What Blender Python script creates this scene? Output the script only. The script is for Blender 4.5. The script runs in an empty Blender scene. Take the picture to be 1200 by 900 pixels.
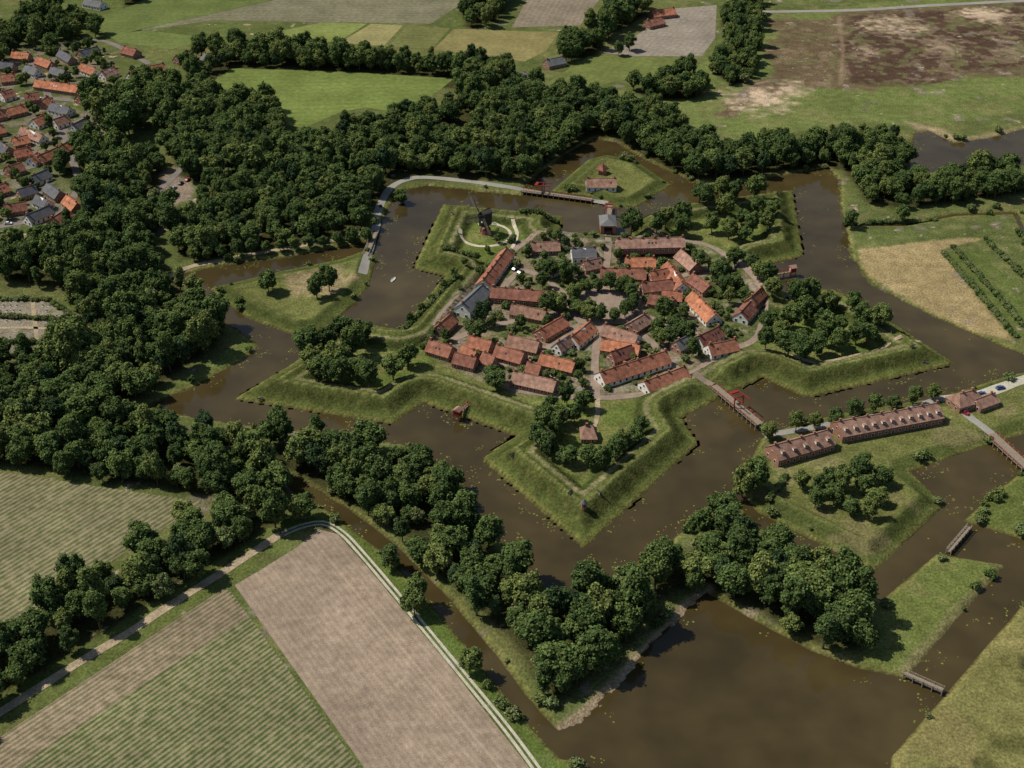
import bpy, math, random, time
import numpy as np
from mathutils import Vector
T0=time.time()
random.seed(7); rng=np.random.default_rng(7)
scene=bpy.context.scene
TH=math.radians(33.3); FP=1518.0; HC=315.7
C_,S_=math.cos(TH),math.sin(TH)
def g(x,y,z=0.0):
    """aerial survey reading -> ground metres on the plane of height z"""
    u=(x-600)/FP; v=(450-y)/FP
    t=(z-HC)/(v*C_-S_)
    return (u*t,(v*S_+C_)*t)
def G(pts,z=0.0): return [g(x,y,z) for x,y in pts]
def L(r,gg,b,k=1.0):
    f=lambda c:(c/255/12.92 if c/255<=0.04045 else ((c/255+0.055)/1.055)**2.4)*k
    return (f(r),f(gg),f(b))
# ------------------------------------------------------------------ grid
def axis(a,b,step,far):
    d=np.arange(a,b+step/2,step); out=[];s=step;p=b
    while p<far: s*=1.35;p+=s;out.append(p)
    lo=[];s=step;p=a
    while p>-far: s*=1.35;p-=s;lo.append(p)
    return np.concatenate([np.array(lo[::-1]),d,np.array(out)])
xs=axis(-445,445,1.2,6000); ys=axis(228,1065,1.2,7000)
X,Y=np.meshgrid(xs,ys)
def sdf(poly,margin=40.0):
    """signed distance, positive inside"""
    P=np.array(poly); out=np.full(X.shape,-margin)
    x0,y0=P.min(0)-margin; x1,y1=P.max(0)+margin
    i0,i1=np.searchsorted(xs,[x0,x1]); j0,j1=np.searchsorted(ys,[y0,y1])
    if i1<=i0 or j1<=j0: return out
    gx=X[j0:j1,i0:i1]; gy=Y[j0:j1,i0:i1]
    d2=np.full(gx.shape,margin*margin); ins=np.zeros(gx.shape,bool)
    n=len(P)
    for k in range(n):
        ax,ay=P[k];bx,by=P[(k+1)%n]; ex,ey=bx-ax,by-ay
        l2=ex*ex+ey*ey
        if l2<1e-9: continue
        t=np.clip(((gx-ax)*ex+(gy-ay)*ey)/l2,0,1)
        dx=gx-ax-t*ex;dy=gy-ay-t*ey
        d2=np.minimum(d2,dx*dx+dy*dy)
        if ay!=by:
            ins^=((ay>gy)!=(by>gy))&(gx<(bx-ax)*(gy-ay)/(by-ay)+ax)
    d=np.sqrt(d2)
    out[j0:j1,i0:i1]=np.where(ins,d,-d)
    return out
def linedist(pts,margin=30.0):
    P=np.array(pts); out=np.full(X.shape,margin)
    x0,y0=P.min(0)-margin; x1,y1=P.max(0)+margin
    i0,i1=np.searchsorted(xs,[x0,x1]); j0,j1=np.searchsorted(ys,[y0,y1])
    if i1<=i0 or j1<=j0: return out
    gx=X[j0:j1,i0:i1]; gy=Y[j0:j1,i0:i1]
    d2=np.full(gx.shape,margin*margin)
    for k in range(len(P)-1):
        ax,ay=P[k];bx,by=P[k+1]; ex,ey=bx-ax,by-ay
        l2=ex*ex+ey*ey+1e-9
        t=np.clip(((gx-ax)*ex+(gy-ay)*ey)/l2,0,1)
        d2=np.minimum(d2,(gx-ax-t*ex)**2+(gy-ay-t*ey)**2)
    out[j0:j1,i0:i1]=np.sqrt(d2); return out
def vnoise(scale,seed,x=None,y=None):
    x=X if x is None else x; y=Y if y is None else y
    r=np.random.default_rng(seed).random((256,256))
    u=x/scale+1000;v=y/scale+1000
    iu=np.floor(u).astype(int);iv=np.floor(v).astype(int)
    fu=u-iu;fv=v-iv; fu=fu*fu*(3-2*fu);fv=fv*fv*(3-2*fv)
    a=r[iv%256,iu%256];b=r[iv%256,(iu+1)%256];c=r[(iv+1)%256,iu%256];d=r[(iv+1)%256,(iu+1)%256]
    return (a*(1-fu)+b*fu)*(1-fv)+(c*(1-fu)+d*fu)*fv
def fbm(scale,seed): return (vnoise(scale,seed)+.5*vnoise(scale/2,seed+1)+.25*vnoise(scale/4,seed+2))/1.75
def pip(x,y,P):
    r=False;n=len(P)
    for k in range(n):
        ax,ay=P[k];bx,by=P[(k+1)%n]
        if (ay>y)!=(by>y) and x<(bx-ax)*(y-ay)/(by-ay)+ax: r=not r
    return r
# ------------------------------------------------------------------ survey outlines
W1=[(200,322),(260,309),(340,299),(435,281),(447,262),(456,240),(470,222),(500,216),(560,222),(612,228),(616,214),(640,196),(670,176),(698,161),(722,166),(760,188),(800,207),(835,217),(870,212),(930,202),(970,196),(984,210),(984,238),(990,262),(998,300),(1020,330),(1075,360),(1130,385),(1195,412),(1300,450),(1400,700),(1400,1000),(700,1000),(690,905),(655,876),(650,855),(690,838),(740,780),(825,690),(790,632),(760,652),(720,668),(690,690),(662,697),(640,690),(600,645),(555,595),(545,570),(520,545),(470,518),(400,508),(300,497),(200,482),(172,474),(230,450),(285,420),(305,404),(280,385),(250,370),(235,345),(205,332)]
MAIN=[(685,642),(562,535),(602,509),(497,471),(460,496),(272,466),(345,422),(372,392),(430,378),(468,384),(520,322),(483,313),(518,238),(662,252),(656,270),(738,276),(742,258),(790,240),(930,221),(943,299),(898,309),(925,350),(955,335),(1000,345),(1045,375),(1122,425),(946,465),(895,441),(800,488),(820,518)]
RTOP=[(645,223),(690,185),(712,180),(750,190),(787,215),(748,240),(715,242),(690,229)]
RLEFT=[(246,336),(330,316),(400,302),(432,290),(441,300),(433,330),(420,350),(378,386),(340,389),(292,372),(262,352)]
RRIGHT=[(893,511),(925,497),(1000,479),(1100,464),(1185,437),(1400,400),(1400,440),(1220,500),(1155,520),(1066,550),(1108,590),(1025,667),(888,598),(868,570),(878,540)]
LB=[(780,660),(790,628),(830,600),(858,580),(885,612),(930,637),(960,657),(1000,682),(1033,702),(1098,647),(1178,660),(1062,792),(1010,782),(950,760),(880,722),(825,690),(800,700)]
L2=[(1130,608),(1165,575),(1200,550),(1300,500),(1400,520),(1400,620),(1240,635),(1200,630)]
L3=[(1045,885),(1200,706),(1400,560),(1400,1000),(1035,1000)]
PTR=[(1072,155),(1090,152),(1120,166),(1160,160),(1200,150),(1400,130),(1400,200),(1200,192),(1130,196),(1068,203),(1065,178)]
CANAL=[(335,560),(400,598),(455,640),(505,690),(560,755),(610,820),(662,878)]
gm=G(MAIN)
sMain=sdf(gm,60); sRT=sdf(G(RTOP)); sRL=sdf(G(RLEFT)); sRR=sdf(G(RRIGHT)); sLB=sdf(G(LB)); sL2=sdf(G(L2)); sL3=sdf(G(L3))
wob=(fbm(9,3)-.5)*2.4
sw=sdf(G(W1),60)
for s in (sRT,sRL,sLB,sL2,sL3,sRR): sw=np.minimum(sw,-(s+wob*.4))
sw=np.minimum(sw+wob*.6,-sMain-wob*.12)
sw=np.maximum(sw,sdf(G(PTR))+wob)
sw=np.maximum(sw,3.2-linedist(G(CANAL))+wob*.5)
sw=np.maximum(sw,1.2-linedist(G([(986,262),(1060,262),(1120,250),(1190,248),(1215,300),(1240,380)]))+wob*.3)
t=-sw
Z=np.interp(t,[-5,0,2.0,5],[-2.8,-1,-0.1,0])
inM=sMain>-4
prof=np.interp(sMain,[-4,0,1.2,4.2,10.2,12.0,12.8,17,21],[-2.8,-1,.1,.6,5.0,5.2,4.0,3.8,.8])
Z=np.where(inM,np.where(sMain>0,prof,np.minimum(Z,prof)),Z)
for s,hh in ((sRT,1.8),(sRL,1.5),(sRR,2.8)):
    pr=np.interp(s,[0,1.5,4,8,9.5,13],[-1,0,.3,hh,hh,.15])
    if s is sRR:
        keep=np.clip((g(0,560)[1]-Y)/14,0,1); pr=pr*keep+np.interp(s,[0,2.5,6],[-1,-.1,.1])*(1-keep)
    Z=np.where(s>0,np.minimum(pr,np.maximum(Z,pr)),Z)
def dpt(x,y): a,b=g(x,y); return np.hypot(X-a,Y-b)
for px,py,r in ((712,272,9),(838,455,8)):
    k=np.clip(1.6-dpt(px,py)/r,0,1); Z=np.where(sMain>0.5,Z*(1-k)+.8*k,Z)
k=np.clip(1-dpt(569,277)/15,0,1); Z=Z+np.where(sMain>5,k*k*(3-2*k)*1.6,0)
Z=Z+np.where(sMain>2,(fbm(6,50)-.5)*.4,0)
NX,NY=len(xs),len(ys)
def samp(A,x,y):
    i=int(np.clip(np.searchsorted(xs,x)-1,0,NX-2));j=int(np.clip(np.searchsorted(ys,y)-1,0,NY-2))
    fx=(x-xs[i])/(xs[i+1]-xs[i]);fy=(y-ys[j])/(ys[j+1]-ys[j])
    return (A[j,i]*(1-fx)+A[j,i+1]*fx)*(1-fy)+(A[j+1,i]*(1-fx)+A[j+1,i+1]*fx)*fy
def hz(x,y): return float(samp(Z,x,y))
# ------------------------------------------------------------------ woodland outlines (crown level)
WOODS=[
 ('B',[(215,60),(235,50),(300,46),(420,56),(600,72),(605,86),(540,93),(400,82),(280,70),(255,88),(238,98),(215,85)],8),
 ('C',[(165,85),(240,98),(325,118),(332,150),(310,185),(280,190),(200,185),(185,130)],8),
 ('D',[(190,190),(300,150),(350,155),(420,138),(500,120),(540,100),(600,86),(690,108),(740,128),(720,148),(660,172),(612,198),(560,198),(470,200),(440,230),(428,255),(330,275),(205,292),(192,250),(235,238),(238,205)],8.2),
 ('E',[(690,100),(740,108),(850,165),(960,160),(1000,145),(1060,150),(1070,172),(1058,196),(1015,212),(985,186),(930,188),(850,200),(800,195),(720,155)],8),
 ('F',[(1000,195),(1060,200),(1200,190),(1240,190),(1240,208),(1130,222),(1060,232),(1010,222)],8),
 ('G',[(740,92),(800,80),(830,88),(820,104),(760,106)],8),
 ('G2',[(840,15),(868,-12),(893,-12),(888,78),(860,90),(835,75),(855,45)],8),
 ('H',[(60,175),(110,165),(190,180),(200,240),(165,268),(200,300),(250,345),(265,372),(238,402),(165,450),(120,468),(0,500),(-60,510),(-60,415),(0,405),(80,372),(85,335),(60,325),(0,315),(-30,290),(60,270),(100,240)],8.4),
 ('I',[(-60,455),(0,460),(150,474),(250,488),(400,507),(470,520),(535,547),(548,580),(598,636),(638,676),(700,684),(800,632),(845,582),(870,612),(930,635),(985,655),(1028,708),(1020,750),(960,740),(880,700),(815,672),(775,690),(735,750),(700,772),(660,812),(635,800),(590,735),(545,690),(500,645),(455,605),(400,575),(330,562),(250,572),(150,552),(60,538),(-60,522)],8.2),
 ('J',[(-60,775),(0,736),(60,690),(150,640),(215,598),(250,588),(335,575),(345,596),(300,632),(255,648),(185,696),(115,736),(70,773),(0,833),(-60,880)],8),
 ('K',[(335,572),(435,603),(462,650),(504,688),(508,718),(470,695),(435,660),(400,625),(350,600)],7.5),
 ('T1',[(-60,30),(0,22),(60,8),(130,12),(135,26),(60,48),(0,62),(-60,70)],10),
 ('T2',[(140,-30),(230,-30),(235,0),(200,12),(140,10)],10),
 ('T3',[(540,-20),(600,-20),(590,10),(560,25),(540,20)],9),
 ('T4',[(650,35),(700,28),(715,5),(760,-5),(765,5),(720,30),(700,55),(660,62)],9),
 ('V',[(100,100),(180,85),(200,110),(150,150),(120,158),(110,175),(80,178),(110,140)],11),
 ('L0',[(-60,385),(0,390),(70,352),(75,362),(30,395),(-60,420)],8),
]
CEM=[(-30,348),(55,348),(92,372),(90,402),(60,424),(-30,424)]
gW=[(n,G(p,8),sp) for n,p,sp in WOODS]
# ------------------------------------------------------------------ ground colours
col=np.empty(X.shape+(3,)); col[:]=L(92,104,56)
n1=fbm(40,11);n2=fbm(12,12);n3=fbm(4,13)
def paint(m,c,k=1.0):
    m=np.clip(m,0,1)*k; col[:]=col*(1-m[...,None])+np.array(c)*m[...,None]
sm=lambda s,w=1.6:s/w+.5
paint((n1-.5)*4,L(116,116,70),.6)
paint(sm(sdf(G([(765,112),(905,18),(1400,-40),(1400,112),(1200,128),(1090,150),(1000,142),(880,166),(800,146)])),4),L(106,120,64))
paint((n2-.5)*5*(Y>560)*(X>0),L(124,124,78),.5)
br=sdf(G([(905,28),(1000,14),(1400,-25),(1400,70),(1180,88),(1080,98),(985,100),(930,112),(880,125),(850,135),(870,110),(905,70)]))+(n1-.5)*30+(n3-.5)*12
paint(sm(br,6),L(104,92,68))
br2=sdf(G([(1000,20),(1400,-20),(1400,60),(1150,78),(1090,97),(1000,95),(985,50)]))+(n1-.5)*24+(n3-.5)*10
paint(sm(br2,4)*(.5+.8*n2),L(84,68,55))
paint(sm(br,6)*np.clip((fbm(7,91)-.55)*8,0,1),L(110,112,72),.6)
paint(sm(br,6)*np.clip((fbm(9,95)-.62)*8,0,1),L(138,122,98),.5)
for px,py,r,k in ((1045,30,30,.8),(1160,18,26,.9),(890,117,28,1),(1110,55,18,.35),(925,104,18,.8),(1015,60,12,.4),(1185,60,16,.3)):
    paint((1-dpt(px,py)/r+(n3-.5)*.9)*2.4*(n2+n3-.52),L(196,178,146),k)
paint(sm(1.6-linedist(G([(983,20),(988,60),(985,98)]))+wob*.5,1.5),L(140,122,98),.6)
paint(sm(sdf(G([(1060,142),(1100,150),(1125,162),(1165,156),(1240,138),(1400,120),(1240,148),(1140,170),(1080,156)])),4),L(160,145,112),.8)
# right bank
paint(sm(sdf(G([(1004,293),(1110,280),(1155,279),(1100,293),(1190,402),(1140,388),(1075,357),(1016,322)]))+(n3-.5)*3,2),L(156,142,98))
paint(sm(sdf(G([(1105,298),(1150,290),(1280,430),(1195,402)])),2)*(.4+.4*np.sign(np.sin((X*.8+Y*.45)*.9))),L(88,104,50))
# village ground
vil=sdf(G([(-80,60),(60,50),(140,60),(120,160),(60,200),(100,245),(60,280),(-80,310)]))
paint(sm(vil,6)*(n2*2.2-.6),L(128,120,106),.7)
paint(sm(vil,6)*np.clip((fbm(6,61)-.48)*8,0,1),L(78,92,46),.85)
paint(sm(sdf(G([(165,238),(180,205),(215,192),(228,225),(205,242)])),3),L(140,128,108))
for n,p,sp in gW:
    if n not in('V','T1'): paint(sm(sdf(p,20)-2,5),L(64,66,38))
sCem=sdf(G(CEM))
paint(sm(sCem,3),L(96,106,60)); paint(sm(sCem-2,3)*(n3*2.2-.4),L(146,138,120),.8)
trk=linedist(G([(-60,870),(0,835),(90,778),(150,742),(195,712),(265,668),(300,645),(330,625)]))
paint(sm(6.5-trk,2.5),L(94,106,54),.9)
paint(sm(4.0-linedist(G([(345,612),(395,606),(440,648),(500,715),(640,885),(680,940)])),3),L(92,112,50),.8)
paint(sm(7-linedist(G([(300,404),(270,428),(215,455),(180,470)])),3),L(96,112,56),.8)
# bottom right meadow
paint(sm(sL3,2),L(132,128,78))
paint(sm(sL3-6,3)*np.clip((n2-.48)*6,0,1)*np.clip(1.5-dpt(1150,850)/36,0,1),L(60,64,36),.85)
paint(sm(sL3,2)*np.clip((n1-.5)*5,0,1),L(112,116,64),.6)
paint(sm(sdf(G([(1035,702),(1098,649),(1176,662),(1060,788),(1012,778)])),3),L(102,114,58))
paint(sm(sdf(G([(1035,702),(1098,649),(1176,662),(1060,788),(1012,778)])),3)*np.clip((n2-.5)*6,0,1),L(124,124,76),.5)
paint(sm(sdf(G([(1168,662),(1178,664),(1066,792),(1052,786)])),3)*(.4+n3),L(136,126,96),.7)
paint(sm(sL2,2),L(92,104,52))
for s in (sRL,sRR,sRT):
    paint(sm(s,1),L(80,92,46)); paint(sm(s-9,3)*(n2*1.8),L(114,119,66),.7)
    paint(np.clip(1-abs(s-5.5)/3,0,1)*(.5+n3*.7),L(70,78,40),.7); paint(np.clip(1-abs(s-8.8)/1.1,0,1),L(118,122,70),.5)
paint(sm(sRR-3,3)*np.clip((fbm(10,33)-.52)*7,0,1),L(132,124,86),.5)
paint(sm(sdf(G([(335,325),(400,314),(420,328),(390,345),(345,348)])),6)*(n3*2.4-.3),L(160,144,108),.75)
# fort
paint(sm(sMain,1),L(84,95,47))
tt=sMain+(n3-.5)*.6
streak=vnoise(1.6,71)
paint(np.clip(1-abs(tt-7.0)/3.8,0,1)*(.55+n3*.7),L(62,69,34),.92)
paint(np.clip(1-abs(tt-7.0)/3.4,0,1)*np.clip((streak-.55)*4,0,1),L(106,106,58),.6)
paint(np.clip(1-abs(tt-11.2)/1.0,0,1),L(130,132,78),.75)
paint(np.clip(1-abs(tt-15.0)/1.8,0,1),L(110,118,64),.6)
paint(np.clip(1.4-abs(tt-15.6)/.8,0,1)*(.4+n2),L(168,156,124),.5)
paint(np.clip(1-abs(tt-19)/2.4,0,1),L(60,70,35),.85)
paint(sm(tt-21.5,2),L(98,114,54))
paint(sm(tt-21.5,2)*np.clip((n2-.48)*5,0,1),L(122,123,72),.6)
built=sdf(G([(498,402),(540,345),(600,284),(720,276),(805,280),(895,320),(885,395),(800,452),(695,470),(600,462),(510,425)]))
paint(sm(built,4),L(112,102,84),.45); paint(sm(built,4)*np.clip((n3-.5)*7,0,1),L(74,88,44),.85)
paint(sm(built,4)*np.clip((n2-.57)*8,0,1),L(142,126,108),.6)
paint(sm(built,4)*np.clip((fbm(5,77)-.62)*9,0,1),L(150,142,128),.5)
# shore tint : reeds, then mud
paint(np.clip(1-abs(t-1.1)/1.2,0,1)*(.3+n3),L(128,126,68),.75)
paint(np.clip(1-abs(t-.1)/.7,0,1),L(62,52,34),.7)
pb=linedist(G([(828,688),(800,715),(742,778),(690,832),(656,855)]))
paint(np.clip(1.5-pb/2.2,0,1)*np.clip(t+1,0,1),L(160,145,116),.9)
paint(sm(-t-.5,1),L(60,46,28))
gr_=col.mean(-1,keepdims=True); col=(gr_+(col-gr_)*.96)*np.array([.86,.80,.81])
def put_ground():
    me=bpy.data.meshes.new('ground')
    V=np.stack([X,Y,Z],-1).reshape(-1,3).astype(np.float32)
    idx=np.arange(NX*NY).reshape(NY,NX)
    Fq=np.stack([idx[:-1,:-1],idx[:-1,1:],idx[1:,1:],idx[1:,:-1]],-1).reshape(-1,4)
    me.vertices.add(len(V)); me.vertices.foreach_set('co',V.ravel())
    nf=len(Fq); me.loops.add(nf*4); me.loops.foreach_set('vertex_index',Fq.ravel().astype(np.int32))
    me.polygons.add(nf); me.polygons.foreach_set('loop_start',np.arange(0,nf*4,4,dtype=np.int32))
    try: me.polygons.foreach_set('loop_total',np.full(nf,4,dtype=np.int32))
    except Exception: pass
    me.update(calc_edges=True)
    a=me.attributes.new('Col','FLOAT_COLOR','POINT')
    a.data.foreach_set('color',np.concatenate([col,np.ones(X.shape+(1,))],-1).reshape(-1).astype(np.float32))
    me.shade_smooth()
    o=bpy.data.objects.new('ground',me); scene.collection.objects.link(o); return o
# ------------------------------------------------------------------ materials
def newmat(name,diffuse=False):
    m=bpy.data.materials.new(name); m.use_nodes=True; nt=m.node_tree
    if diffuse:
        nt.nodes.clear(); out=nt.nodes.new('ShaderNodeOutputMaterial'); b=nt.nodes.new('ShaderNodeBsdfDiffuse')
        nt.links.new(b.outputs[0],out.inputs['Surface']); b.inputs['Roughness'].default_value=.0
        return m,nt,b
    b=nt.nodes['Principled BSDF']; b.inputs['Specular IOR Level'].default_value=.2
    return m,nt,b
def N(nt,t,**k):
    n=nt.nodes.new(t)
    for a,v in k.items(): setattr(n,a,v)
    return n
def mulnoise(nt,colsock,coord,layers):
    cur=colsock
    for sc,amt in layers:
        n=N(nt,'ShaderNodeTexNoise'); n.inputs['Scale'].default_value=sc; n.inputs['Detail'].default_value=2
        nt.links.new(coord,n.inputs['Vector'])
        mr=N(nt,'ShaderNodeMapRange'); mr.inputs['From Min'].default_value=.3; mr.inputs['From Max'].default_value=.7
        mr.inputs['To Min'].default_value=1-amt; mr.inputs['To Max'].default_value=1+amt
        nt.links.new(n.outputs['Fac'],mr.inputs['Value'])
        mx=N(nt,'ShaderNodeVectorMath',operation='SCALE'); nt.links.new(cur,mx.inputs[0]); nt.links.new(mr.outputs[0],mx.inputs['Scale'])
        cur=mx.outputs[0]
    return cur
def bump(nt,b,coord,sc,dist):
    n=N(nt,'ShaderNodeTexNoise'); n.inputs['Scale'].default_value=sc; n.inputs['Detail'].default_value=2
    nt.links.new(coord,n.inputs['Vector'])
    bp=N(nt,'ShaderNodeBump'); bp.inputs['Distance'].default_value=dist; bp.inputs['Strength'].default_value=.7
    nt.links.new(n.outputs['Fac'],bp.inputs['Height']); nt.links.new(bp.outputs[0],b.inputs['Normal'])
def simple(name,c,rough=.85,layers=((.4,.2),(2.5,.2)),rnd=0,spec=.2,c2=None,bm=None):
    dif=rough>.74
    m,nt,b=newmat(name,dif)
    if not dif: b.inputs['Roughness'].default_value=rough; b.inputs['Specular IOR Level'].default_value=spec
    tc=N(nt,'ShaderNodeTexCoord'); rgb=N(nt,'ShaderNodeRGB'); rgb.outputs[0].default_value=(*c,1); cur=rgb.outputs[0]
    if c2:
        oi=N(nt,'ShaderNodeObjectInfo'); mx=N(nt,'ShaderNodeMix',data_type='RGBA')
        mx.inputs['A'].default_value=(*c,1); mx.inputs['B'].default_value=(*c2,1)
        nt.links.new(oi.outputs['Random'],mx.inputs['Factor']); cur=mx.outputs['Result']
    if layers: cur=mulnoise(nt,cur,tc.outputs['Object'],layers)
    nt.links.new(cur,b.inputs[0])
    return m
mg,nt,b=newmat('ground_cover',True)
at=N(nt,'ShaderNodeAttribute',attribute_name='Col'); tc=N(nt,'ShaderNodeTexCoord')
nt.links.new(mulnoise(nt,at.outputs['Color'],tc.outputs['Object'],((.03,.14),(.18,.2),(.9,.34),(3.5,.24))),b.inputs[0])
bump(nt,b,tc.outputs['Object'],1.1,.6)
ground=put_ground(); ground.data.materials.append(mg)
mw,nt,b=newmat('moat_water'); b.inputs['Roughness'].default_value=.07; b.inputs['Specular IOR Level'].default_value=.5; b.inputs['IOR'].default_value=1.33
tc=N(nt,'ShaderNodeTexCoord'); rgb=N(nt,'ShaderNodeRGB'); rgb.outputs[0].default_value=(.053,.0385,.0145,1)
nt.links.new(mulnoise(nt,rgb.outputs[0],tc.outputs['Object'],((.012,.25),(.06,.2))),b.inputs['Base Color'])
bump(nt,b,tc.outputs['Object'],.7,.018)
def poly_obj(name,pts,z,m):
    me=bpy.data.meshes.new(name); me.from_pydata([(x,y,z) for x,y in pts],[],[list(range(len(pts)))]); me.materials.append(m); me.validate()
    o=bpy.data.objects.new(name,me); scene.collection.objects.link(o)
    if me.polygons[0].normal.z<0: me.flip_normals()
    return o
poly_obj('water',[(-470,200),(470,200),(470,950),(-470,950)],-1.0,mw)
# fields
def fieldmat(name,c1,c2,p,q,period,amt=.5,layers=((.012,.12),(.05,.14),(.3,.15),(2,.2)),tram=0,warp=1.0):
    KK=(.85,.81,.79)
    c1=tuple(a*b_ for a,b_ in zip(c1,KK));c2=tuple(a*b_ for a,b_ in zip(c2,KK))
    m,nt,b=newmat(name,True)
    a=g(*p);bb=g(*q);d=Vector((bb[0]-a[0],bb[1]-a[1],0)).normalized()
    tc=N(nt,'ShaderNodeTexCoord')
    dt=N(nt,'ShaderNodeVectorMath',operation='DOT_PRODUCT'); nt.links.new(tc.outputs['Object'],dt.inputs[0]); dt.inputs[1].default_value=(-d.y,d.x,0)
    no=N(nt,'ShaderNodeTexNoise'); no.inputs['Scale'].default_value=.03; no.inputs['Detail'].default_value=1; nt.links.new(tc.outputs['Object'],no.inputs['Vector'])
    m1=N(nt,'ShaderNodeMath',operation='MULTIPLY'); m1.inputs[1].default_value=2*math.pi/period; nt.links.new(dt.outputs['Value'],m1.inputs[0])
    m2=N(nt,'ShaderNodeMath',operation='MULTIPLY_ADD'); nt.links.new(no.outputs['Fac'],m2.inputs[0]); m2.inputs[1].default_value=warp; nt.links.new(m1.outputs[0],m2.inputs[2])
    sn=N(nt,'ShaderNodeMath',operation='SINE'); nt.links.new(m2.outputs[0],sn.inputs[0])
    n5=N(nt,'ShaderNodeTexNoise'); n5.inputs['Scale'].default_value=.35; n5.inputs['Detail'].default_value=5; nt.links.new(tc.outputs['Object'],n5.inputs['Vector'])
    ad=N(nt,'ShaderNodeMath',operation='MULTIPLY_ADD'); nt.links.new(sn.outputs[0],ad.inputs[0]); ad.inputs[1].default_value=amt*.5; 
    sb=N(nt,'ShaderNodeMapRange'); sb.inputs['From Min'].default_value=.3; sb.inputs['From Max'].default_value=.7; sb.inputs['To Min'].default_value=.05; sb.inputs['To Max'].default_value=.95
    nt.links.new(n5.outputs['Fac'],sb.inputs['Value']); nt.links.new(sb.outputs[0],ad.inputs[2]); ad.use_clamp=True
    mx=N(nt,'ShaderNodeMix',data_type='RGBA'); mx.inputs['A'].default_value=(*c1,1); mx.inputs['B'].default_value=(*c2,1); nt.links.new(ad.outputs[0],mx.inputs['Factor'])
    cur=mx.outputs['Result']
    if tram:
        f=N(nt,'ShaderNodeMath',operation='PINGPONG'); f.inputs[1].default_value=tram/2; nt.links.new(dt.outputs['Value'],f.inputs[0])
        lt=N(nt,'ShaderNodeMath',operation='LESS_THAN'); lt.inputs[1].default_value=.5; nt.links.new(f.outputs[0],lt.inputs[0])
        ml=N(nt,'ShaderNodeMath',operation='MULTIPLY'); ml.inputs[1].default_value=.4; nt.links.new(lt.outputs[0],ml.inputs[0])
        mx2=N(nt,'ShaderNodeMix',data_type='RGBA'); nt.links.new(cur,mx2.inputs['A']); mx2.inputs['B'].default_value=(*[v*1.25 for v in c2],1); nt.links.new(ml.outputs[0],mx2.inputs['Factor']); cur=mx2.outputs['Result']
    nt.links.new(mulnoise(nt,cur,tc.outputs['Object'],layers),b.inputs[0])
    return m
FIELDS=[
 ('crop_field',[(-90,538),(60,562),(236,588),(200,614),(130,658),(60,702),(0,745),(-90,800)],fieldmat('stubble_rows',L(90,98,62),L(142,134,106),(0,742),(200,614),2.1,1.0,tram=24)),
 ('bare_field',[(275,686),(312,664),(350,640),(372,620),(396,626),(430,664),(520,772),(618,897),(665,965),(455,965),(425,897)],fieldmat('dry_soil',L(144,130,111),L(160,145,126),(275,686),(425,897),2.0,.6,tram=36)),
 ('crop_field',[(-90,920),(0,864),(262,690),(270,693),(420,897),(465,965),(-90,965)],fieldmat('crop_rows',L(78,92,52),L(140,134,104),(0,862),(260,690),1.8,1.1)),
 ('soil_headland',[(-90,920),(0,864),(262,690),(292,722),(60,872),(-60,965),(-90,965)],fieldmat('headland_rows',L(108,104,78),L(152,138,116),(0,862),(260,690),1.8,1.0)),
 ('meadow',[(243,100),(272,80),(400,84),(532,92),(505,114),(470,133),(430,126),(400,131),(356,150),(334,146),(328,118)],fieldmat('meadow_grass',L(102,120,62),L(118,130,72),(243,100),(530,93),7,.4)),
 ('crop_field',[(150,38),(345,-5),(560,-14),(540,5),(505,28),(250,24)],fieldmat('grey_crop',L(108,112,86),L(130,124,102),(345,0),(550,0),6,.4)),
 ('meadow',[(100,25),(140,12),(240,-30),(420,-45),(345,-6),(165,35),(250,45),(200,58),(140,50)],fieldmat('green_crop',L(96,112,64),L(108,118,68),(345,0),(550,0),8,.3)),
 ('meadow',[(300,42),(380,26),(430,28),(395,50)],fieldmat('light_crop',L(118,132,72),L(130,138,80),(345,0),(550,0),6,.3)),
 ('crop_field',[(398,50),(435,28),(472,30),(450,54)],fieldmat('yellow_crop',L(138,136,90),L(150,144,98),(345,0),(550,0),6,.3)),
 ('meadow',[(455,54),(478,30),(528,33),(505,58)],fieldmat('olive_crop',L(106,112,68),L(120,122,76),(345,0),(550,0),6,.3)),
 ('crop_field',[(508,58),(532,34),(655,38),(640,60),(615,72)],fieldmat('mown_hay',L(128,124,80),L(140,132,88),(345,0),(550,0),5,.3)),
 ('bare_field',[(600,32),(620,-5),(640,-20),(720,-20),(698,5),(680,30)],fieldmat('grey_soil',L(128,120,102),L(142,132,114),(600,30),(620,0),4,.5)),
 ('bare_field',[(705,62),(745,42),(790,10),(840,6),(838,45),(822,66),(745,66)],fieldmat('pale_soil',L(136,130,116),L(148,140,126),(745,60),(800,8),4,.5)),
 ('meadow',[(640,98),(690,66),(820,68),(800,84),(740,92),(700,100)],fieldmat('pasture',L(102,114,62),L(114,122,70),(745,60),(800,8),7,.4)),
]
notree=np.zeros(X.shape,bool)
for n,p,m in FIELDS:
    gp=G(p); poly_obj(n,gp,.10 if n=='soil_headland' else .06,m); notree|=sdf(gp,20)>-2.5
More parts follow.
